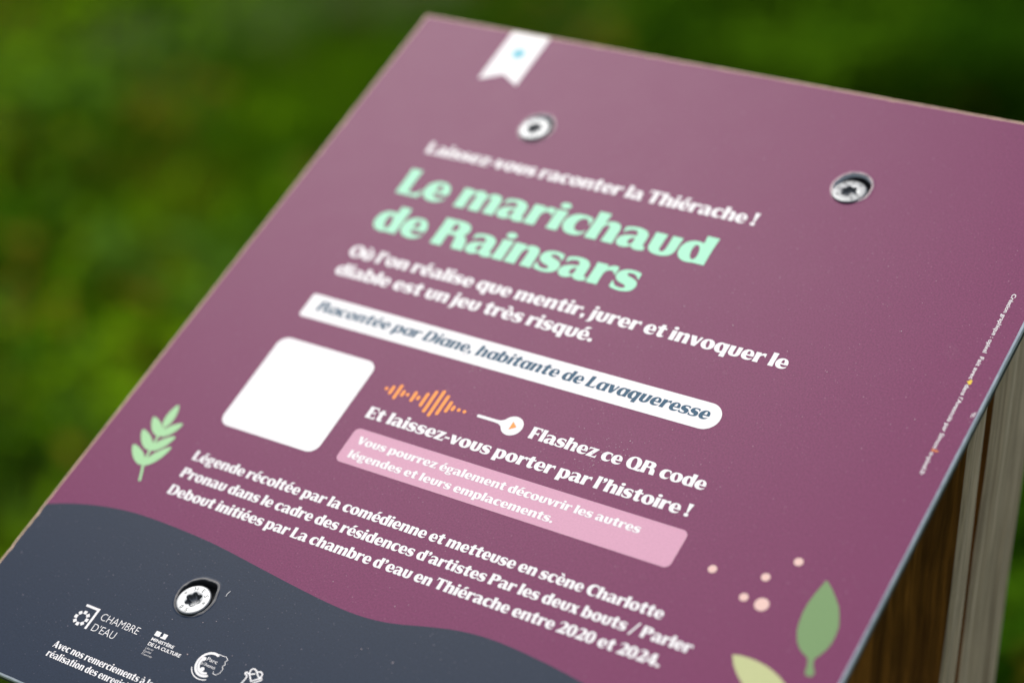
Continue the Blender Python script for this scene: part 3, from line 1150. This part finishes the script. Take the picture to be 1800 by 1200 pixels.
def smooth_line(pts, k=6):
    """Catmull-Rom through the points"""
    p = [np.array(q, float) for q in pts]
    p = [2 * p[0] - p[1]] + p + [2 * p[-1] - p[-2]]
    out = []
    for i in range(1, len(p) - 2):
        for s in range(k):
            u = s / k
            out.append(0.5 * ((2 * p[i]) + (-p[i - 1] + p[i + 1]) * u + (2 * p[i - 1] - 5 * p[i] + 4 * p[i + 1] - p[i + 2]) * u * u
                              + (-p[i - 1] + 3 * p[i] - 3 * p[i + 1] + p[i + 2]) * u ** 3))
    out.append(p[-2])
    return out


# ------------------------------------------------------------------ what is printed on the panel
# ribbon bookmark at the top edge
shape('ribbon_mark', [('+', np.array([(.1500, .0042), (.2110, .0042), (.2110, .1005), (.1815, .0850), (.1525, .1005), (.1500, .0990)]))], WHITE, step=0.5)
_a = np.linspace(0, 2 * PI, 40, endpoint=False)
_c = lambda cx, cy, r: np.stack([cx + r * np.cos(_a), cy + r * np.sin(_a)], 1)
shape('ribbon_emblem', [('+', _c(.1815, .0430, .0100))], film('pale_cyan_print', (0.17, 0.50, 0.58), dust=0.1, grain=0.05), Z2, 0.25)
shape('emblem_dot', [('+', _c(.1818, .0430, .0050))], TEAL, Z3, 0.2)

lettering('heading_text', [("Laissez-vous raconter la Thiérache !", .1525, .6405, .2468, .0200)], WHITE)
lettering('title_text', [('Le marichaud', .1535, .6095, .3222, .0440), ('de Rainsars', .1535, .5455, .3877, .0440)], GREEN, step=10.0)
lettering('summary_text', [("Où l'on réalise que mentir, jurer et invoquer le", .1512, .7735, .4392, .0193),
                           ('diable est un jeu très risqué.', .1512, .5345, .4712, .0193)], WHITE)
shape('narrator_banner', [('+', rrect(.1457, .5085, .7353, .5462, [.004, .01885, .01885, .004]))], WHITE, step=0.9)
lettering('narrator_text', [('Racontée par Diane, habitante de Lavaqueresse', .1630, .7200, .5325, .0162)], INK, Z2, 14.0, 5.0, 0.17, 38, 195)
# the white card whose code is left blank
shape('blank_card', [('+', rrect(.1457, .5820, .2950, .7268, .0145))], WHITE, step=0.8)
# sound wave
bars = [(.3267, 0), (.3345, .0046), (.3435, .0091), (.3511, .0026), (.3580, 0), (.3668, .0058), (.3735, .0010), (.3822, .0085), (.3910, .0148),
        (.4000, .0182), (.4087, .0132), (.4173, .0064), (.4240, .0018), (.4321, .0002), (.4402, 0)]
shape('sound_wave', strokes([[(x, .6123 - max(h, .0001)), (x, .6123 + max(h, .0001))] for x, h in bars], .0046), ORANGE, step=0.42)
# pin with play button
pin = strokes([[(.4600, .6121), (.5000, .6121)]], .0040)
pin.append(('+', _c(.5070, .6122, .0137)))
pin.append(('+', np.array([(.4840, .6101), (.4885, .6098), (.4920, .6085), (.4955, .6055), (.5000, .6120), (.4955, .6190), (.4920, .6159), (.4885, .6146), (.4840, .6142)])))
shape('play_pin', pin, WHITE, step=0.5)
flat_poly('play_triangle', [(.5052, .6062), (.5130, .6122), (.5052, .6182)], ORANGE, Z2)
lettering('scan_text', [('Flashez ce QR code', .5335, .7612, .6212, .0166), ("Et laissez-vous porter par l'histoire !", .3245, .7608, .6585, .0166)], WHITE)
shape('pink_box', [('+', rrect(.3240, .6752, .7724, .7257, .0078))], PINK, step=0.8)
lettering('pink_box_text', [('Vous pourrez également découvrir les autres', .3365, .7200, .6962, .0110),
                            ('légendes et leurs emplacements.', .3370, .6205, .7170, .0110)], WHITE, Z2, gap=44, space=205)
lettering('legend_text', [('Légende récoltée par la comédienne et metteuse en scène Charlotte', .1472, .7945, .7850, .0138),
                          ("Pronau dans le cadre des résidences d'artistes Par les deux bouts / Parler", .1475, .8415, .8113, .0138),
                          ("Debout initiées par La chambre d'eau en Thiérache entre 2020 et 2024.", .1475, .8187, .8376, .0138)], WHITE)

# sprig
ML = lambda *p: [(x / 1000, y / 1000) for x, y in p]


def leaf_poly(b_, t_, w, fat=0.55):
    b_, t_ = np.array(b_) / 1000, np.array(t_) / 1000
    d_ = t_ - b_
    nrm = np.array([-d_[1], d_[0]])
    L = np.linalg.norm(d_)
    nrm = nrm / L
    out = []
    for u in np.linspace(0, 1, 18):
        out.append(b_ + d_ * u + nrm * w * (math.sin(PI * u ** fat) ** 0.62 if 0 < u < 1 else 0))
    for u in np.linspace(1, 0, 18)[1:-1]:
        out.append(b_ + d_ * u - nrm * w * (math.sin(PI * u ** fat) ** 0.62))
    return ('+', np.array(out))


sp = strokes([smooth_line(ML((101.2, 833.4), (95.0, 821.0), (90.4, 811.5), (86.4, 797.1), (83.0, 779.3), (81.0, 757.3), (79.5, 742)))], .0034)
for b_, t_ in (((80.3, 756), (77.6, 720.2)), ((83, 769), (102.0, 743.1)), ((83, 769), (56.5, 746.5)), ((85, 791), (105.1, 763.1)),
               ((84.5, 791), (54.9, 767.5)), ((90.5, 813), (110.1, 778.0)), ((90, 813), (57.4, 791))):
    sp.append(leaf_poly(b_, t_, .0066, 0.80))
shape('leaf_sprig', sp, SPRIG, step=0.55)
# dots, leaves at the lower right
shape('dot_cluster', [('+', _c(.8172, .7096, .0049)), ('+', _c(.8990, .6705, .0050)), ('+', _c(.8748, .6996, .0049)), ('+', _c(.8641, .7298, .0049)),
                      ('+', _c(.8856, .7314, .0079))], PEACH, step=0.5)
LG = [(936.0, 681.0), (946, 689.5), (953.3, 697.3), (961, 706.5), (966.4, 717.2), (970.8, 728), (972.2, 739.0), (972.2, 748), (970.6, 756.5),
      (967.6, 764), (963.6, 771), (965.0, 777.5), (968.0, 782), (970.6, 786.3), (970.4, 790.2), (966.8, 791.8), (963.0, 791.4), (961.0, 787), (960.2, 780.7),
      (957.0, 772.4), (950.5, 769.6), (944.6, 765.4), (939.2, 759.4), (935.2, 752.0), (932.4, 745), (930.9, 737.4), (929.6, 727), (929.5, 715.6), (930.6, 706), (932.1, 697.8), (934, 689)]
shape('green_leaf', [('+', np.array(LG) / 1000)], LEAFG, step=0.7)
LY = [(883.6, 796.2), (892, 794.2), (901.2, 793.7), (911, 794.1), (921.0, 795.7), (931, 798.8), (940.3, 802.9), (949.4, 808.6), (957, 815), (963, 822.5), (968, 832),
      (975, 838), (982, 846), (979, 850), (970, 845), (963, 840), (952, 841), (940, 840.5), (928, 837), (917, 831), (907.6, 823.0), (899, 816), (890.5, 807.3)]
shape('yellow_leaf', [('+', np.array(LY) / 1000)], LEAFY, step=0.7)
# credit line along the right edge
sans('credit_text', [('Création graphique : opixel', .2610, .3500, .9716, .0050), ('Fait avec', .3565, .3895, .9716, .0050),
                     ("dans l'Avesnois par Simon", .3975, .4890, .9716, .0050), ('o-pixel.fr', .4945, .5258, .9716, .0050)], WHITE, Z1, 0.012, 0, True)
shape('credit_heart', [('+', _c(.9750, .3920, .0019)), ('+', _c(.9750, .3950, .0019)), ('+', np.array([(.9760, .3905), (.9760, .3965), (.9708, .3935)]))], YELLOW, step=0.2)
shape('credit_bars', [('+', rrect(.9710, .4905, .9790, .4912, .0002)), ('+', rrect(.9710, .4922, .9790, .4929, .0002))], ORANGE, step=0.15)
shape('crop_mark', [('+', rrect(.9955, .4305, .9965, .4370, .0003)), ('+', rrect(.9935, .4325, .9942, .4385, .0003))], WHITE, step=0.2)

# --- logos in the slate field
sq = []
for i, (x, y) in enumerate(ML((151.9, 1015.2), (157.7, 1012.8), (163.4, 1015.2), (165.7, 1020.9), (163.3, 1026.3), (157.6, 1028.5), (151.8, 1026.1), (149.5, 1020.7))):
    th = PI / 4 * i + PI / 8 * 2
    h = .00215
    sq.append(('+', np.array([(x + h * (cx * math.cos(th) - cy * math.sin(th)), y + h * (cx * math.sin(th) + cy * math.cos(th))) for cx, cy in ((-1, -1), (1, -1), (1, 1), (-1, 1))])))
shape('square_ring_logo', sq + [('+', np.array(ML((152.2, 1002.5), (173.1, 1002.5), (173.1, 1030.8), (169.9, 1030.8), (169.9, 1005.5), (152.2, 1005.5))))], WHITE, step=0.28)
sans('logo_name_text', [('CHAMBRE', .1806, .2378, 1.0144, .0100), ("D'EAU", .1792, .2137, 1.0300, .0103)], WHITE, Z1, -0.012)
m1 = np.array(ML((258.4, 1001.0), (265.9, 1001.0), (265.4, 1004.0), (266.3, 1005.3), (265.2, 1007.2), (258.4, 1007.2)))
m2 = np.array(ML((268.9, 1001.0), (275.2, 1001.0), (275.2, 1007.5), (267.6, 1007.5), (267.4, 1006.2), (269.6, 1005.2)))
shape('ministry_flag_logo', [('+', m1), ('+', m2)], WHITE, step=0.2)
sans('ministry_text', [('MINISTÈRE', .2587, .2918, 1.0138, .0039), ('DE LA CULTURE', .2587, .3062, 1.0203, .0043)], WHITE, Z1, 0.022)
sans('motto_text', [('Liberté', .2590, .2702, 1.0252, .0028), ('Égalité', .2590, .2702, 1.0292, .0028), ('Fraternité', .2590, .2742, 1.0332, .0028)], WHITE, Z1, -0.012, 0.3)
# round logo: open ring, two dots, lettering, outline of a region
arc = lambda r, a0, a1, n=26: [(.3445 + r * math.cos(math.radians(a0 + (a1 - a0) * i / n)), 1.0153 + r * math.sin(math.radians(a0 + (a1 - a0) * i / n))) for i in range(n + 1)]
shape('round_logo', strokes([arc(.0146, -72, -300)], .0030) + strokes([arc(.0112, -158, -292)], .0030)
      + [('+', _c(.3354, 1.0108, .0027)), ('+', _c(.3414, 1.0226, .0027))]
      + strokes([ML((347.5, 1001.3), (349.0, 999.5), (354.5, 999.8), (358.8, 999.2), (363.1, 1001.9), (361.4, 1005.2), (363.7, 1008.1), (362.0, 1011.0), (364.5, 1013.8), (364.3, 1019.1), (360.8, 1023.0), (357.0, 1022.7), (356.0, 1020))], .0007)
      + strokes([[(x, y) for x, y in arc(.0192, 150, 62, 18)]], .0012), WHITE, step=0.28)
sans('round_logo_text', [('Parc', .3390, .3535, 1.0112, .0046), ("de l'Avesnois", .3342, .3552, 1.0178, .0040)], WHITE, Z1, 0.0)
KN = [smooth_line(ML((395.6, 1022.6), (397.0, 1013.3), (396.1, 1010.2), (392.9, 1008.9), (393.1, 1006.7), (398.1, 1007.4), (403.8, 1005.0))),
      smooth_line(ML((397.2, 1005.8), (396.7, 1002.3), (399.1, 1000.1), (403.6, 1001.4), (409.2, 1006.1), (411.9, 1006.7), (412.9, 1003.2), (409.2, 1000.5), (405.2, 1001.9))),
      ML((398.8, 1008.3), (405.0, 1014.4), (414.4, 1006.6)), ML((416.0, 1008.4), (409.4, 1015.0), (404.0, 1022.0))]
shape('knot_logo', strokes(KN, .0017), WHITE, step=0.25)
lettering('thanks_text', [('Avec nos remerciements à la', .1478, .2985, 1.0648, .0088), ('réalisation des enregistrements', .1478, .3150, 1.0774, .0088)], WHITE, Z1, 24.0, 10.0, gap=46)

# ------------------------------------------------------------------ wear: a hooked scuff and clusters of dried specks
DUSTM = plain('dried_dust', (0.34, 0.29, 0.31), 0.9, 0.0, 0.1)
shape('scuff_mark', strokes([smooth_line([(.3103, .9330), (.3099, .9305), (.3104, .9280), (.3112, .9258)], 5)], .0011), plain('pale_scratch', (0.30, 0.31, 0.33), 0.6), Z3, 0.2)
dv, df = [], []
dr = random.Random(21)
for cx, cy, sx, sy, cnt in ((.618, .620, .018, .015, 60), (.646, .602, .014, .009, 26), (.620, .4256, .004, .003, 10), (.397, .537, .007, .005, 12),
                            (.420, .554, .006, .004, 12), (.476, .866, .05, .03, 10), (.80, .45, .09, .08, 12), (.30, .99, .03, .02, 12), (.52, .93, .05, .02, 8)):
    for _ in range(cnt):
        x, y = dr.gauss(cx, sx), dr.gauss(cy, sy)
        if not (.02 < x < .97 and .05 < y < 1.08):
            continue
        r = abs(dr.gauss(0.00022, 0.00020)) + 0.00012
        e = dr.uniform(0.5, 1.6)
        a0 = dr.uniform(0, PI)
        b0 = len(dv)
        for k_ in range(7):
            t = 2 * PI * k_ / 7
            u, v = r * e * math.cos(t) * dr.uniform(.7, 1.3), r * math.sin(t) * dr.uniform(.7, 1.3)
            dv.append(((x + u * math.cos(a0) - v * math.sin(a0)) * W, -(y + u * math.sin(a0) + v * math.cos(a0)) * W, 0.00015))
        df.append(tuple(range(b0, b0 + 7)))
o = link_mesh('dust_specks', dv, df, DUSTM)
o['kind'] = 'stuff'
o.parent = panel
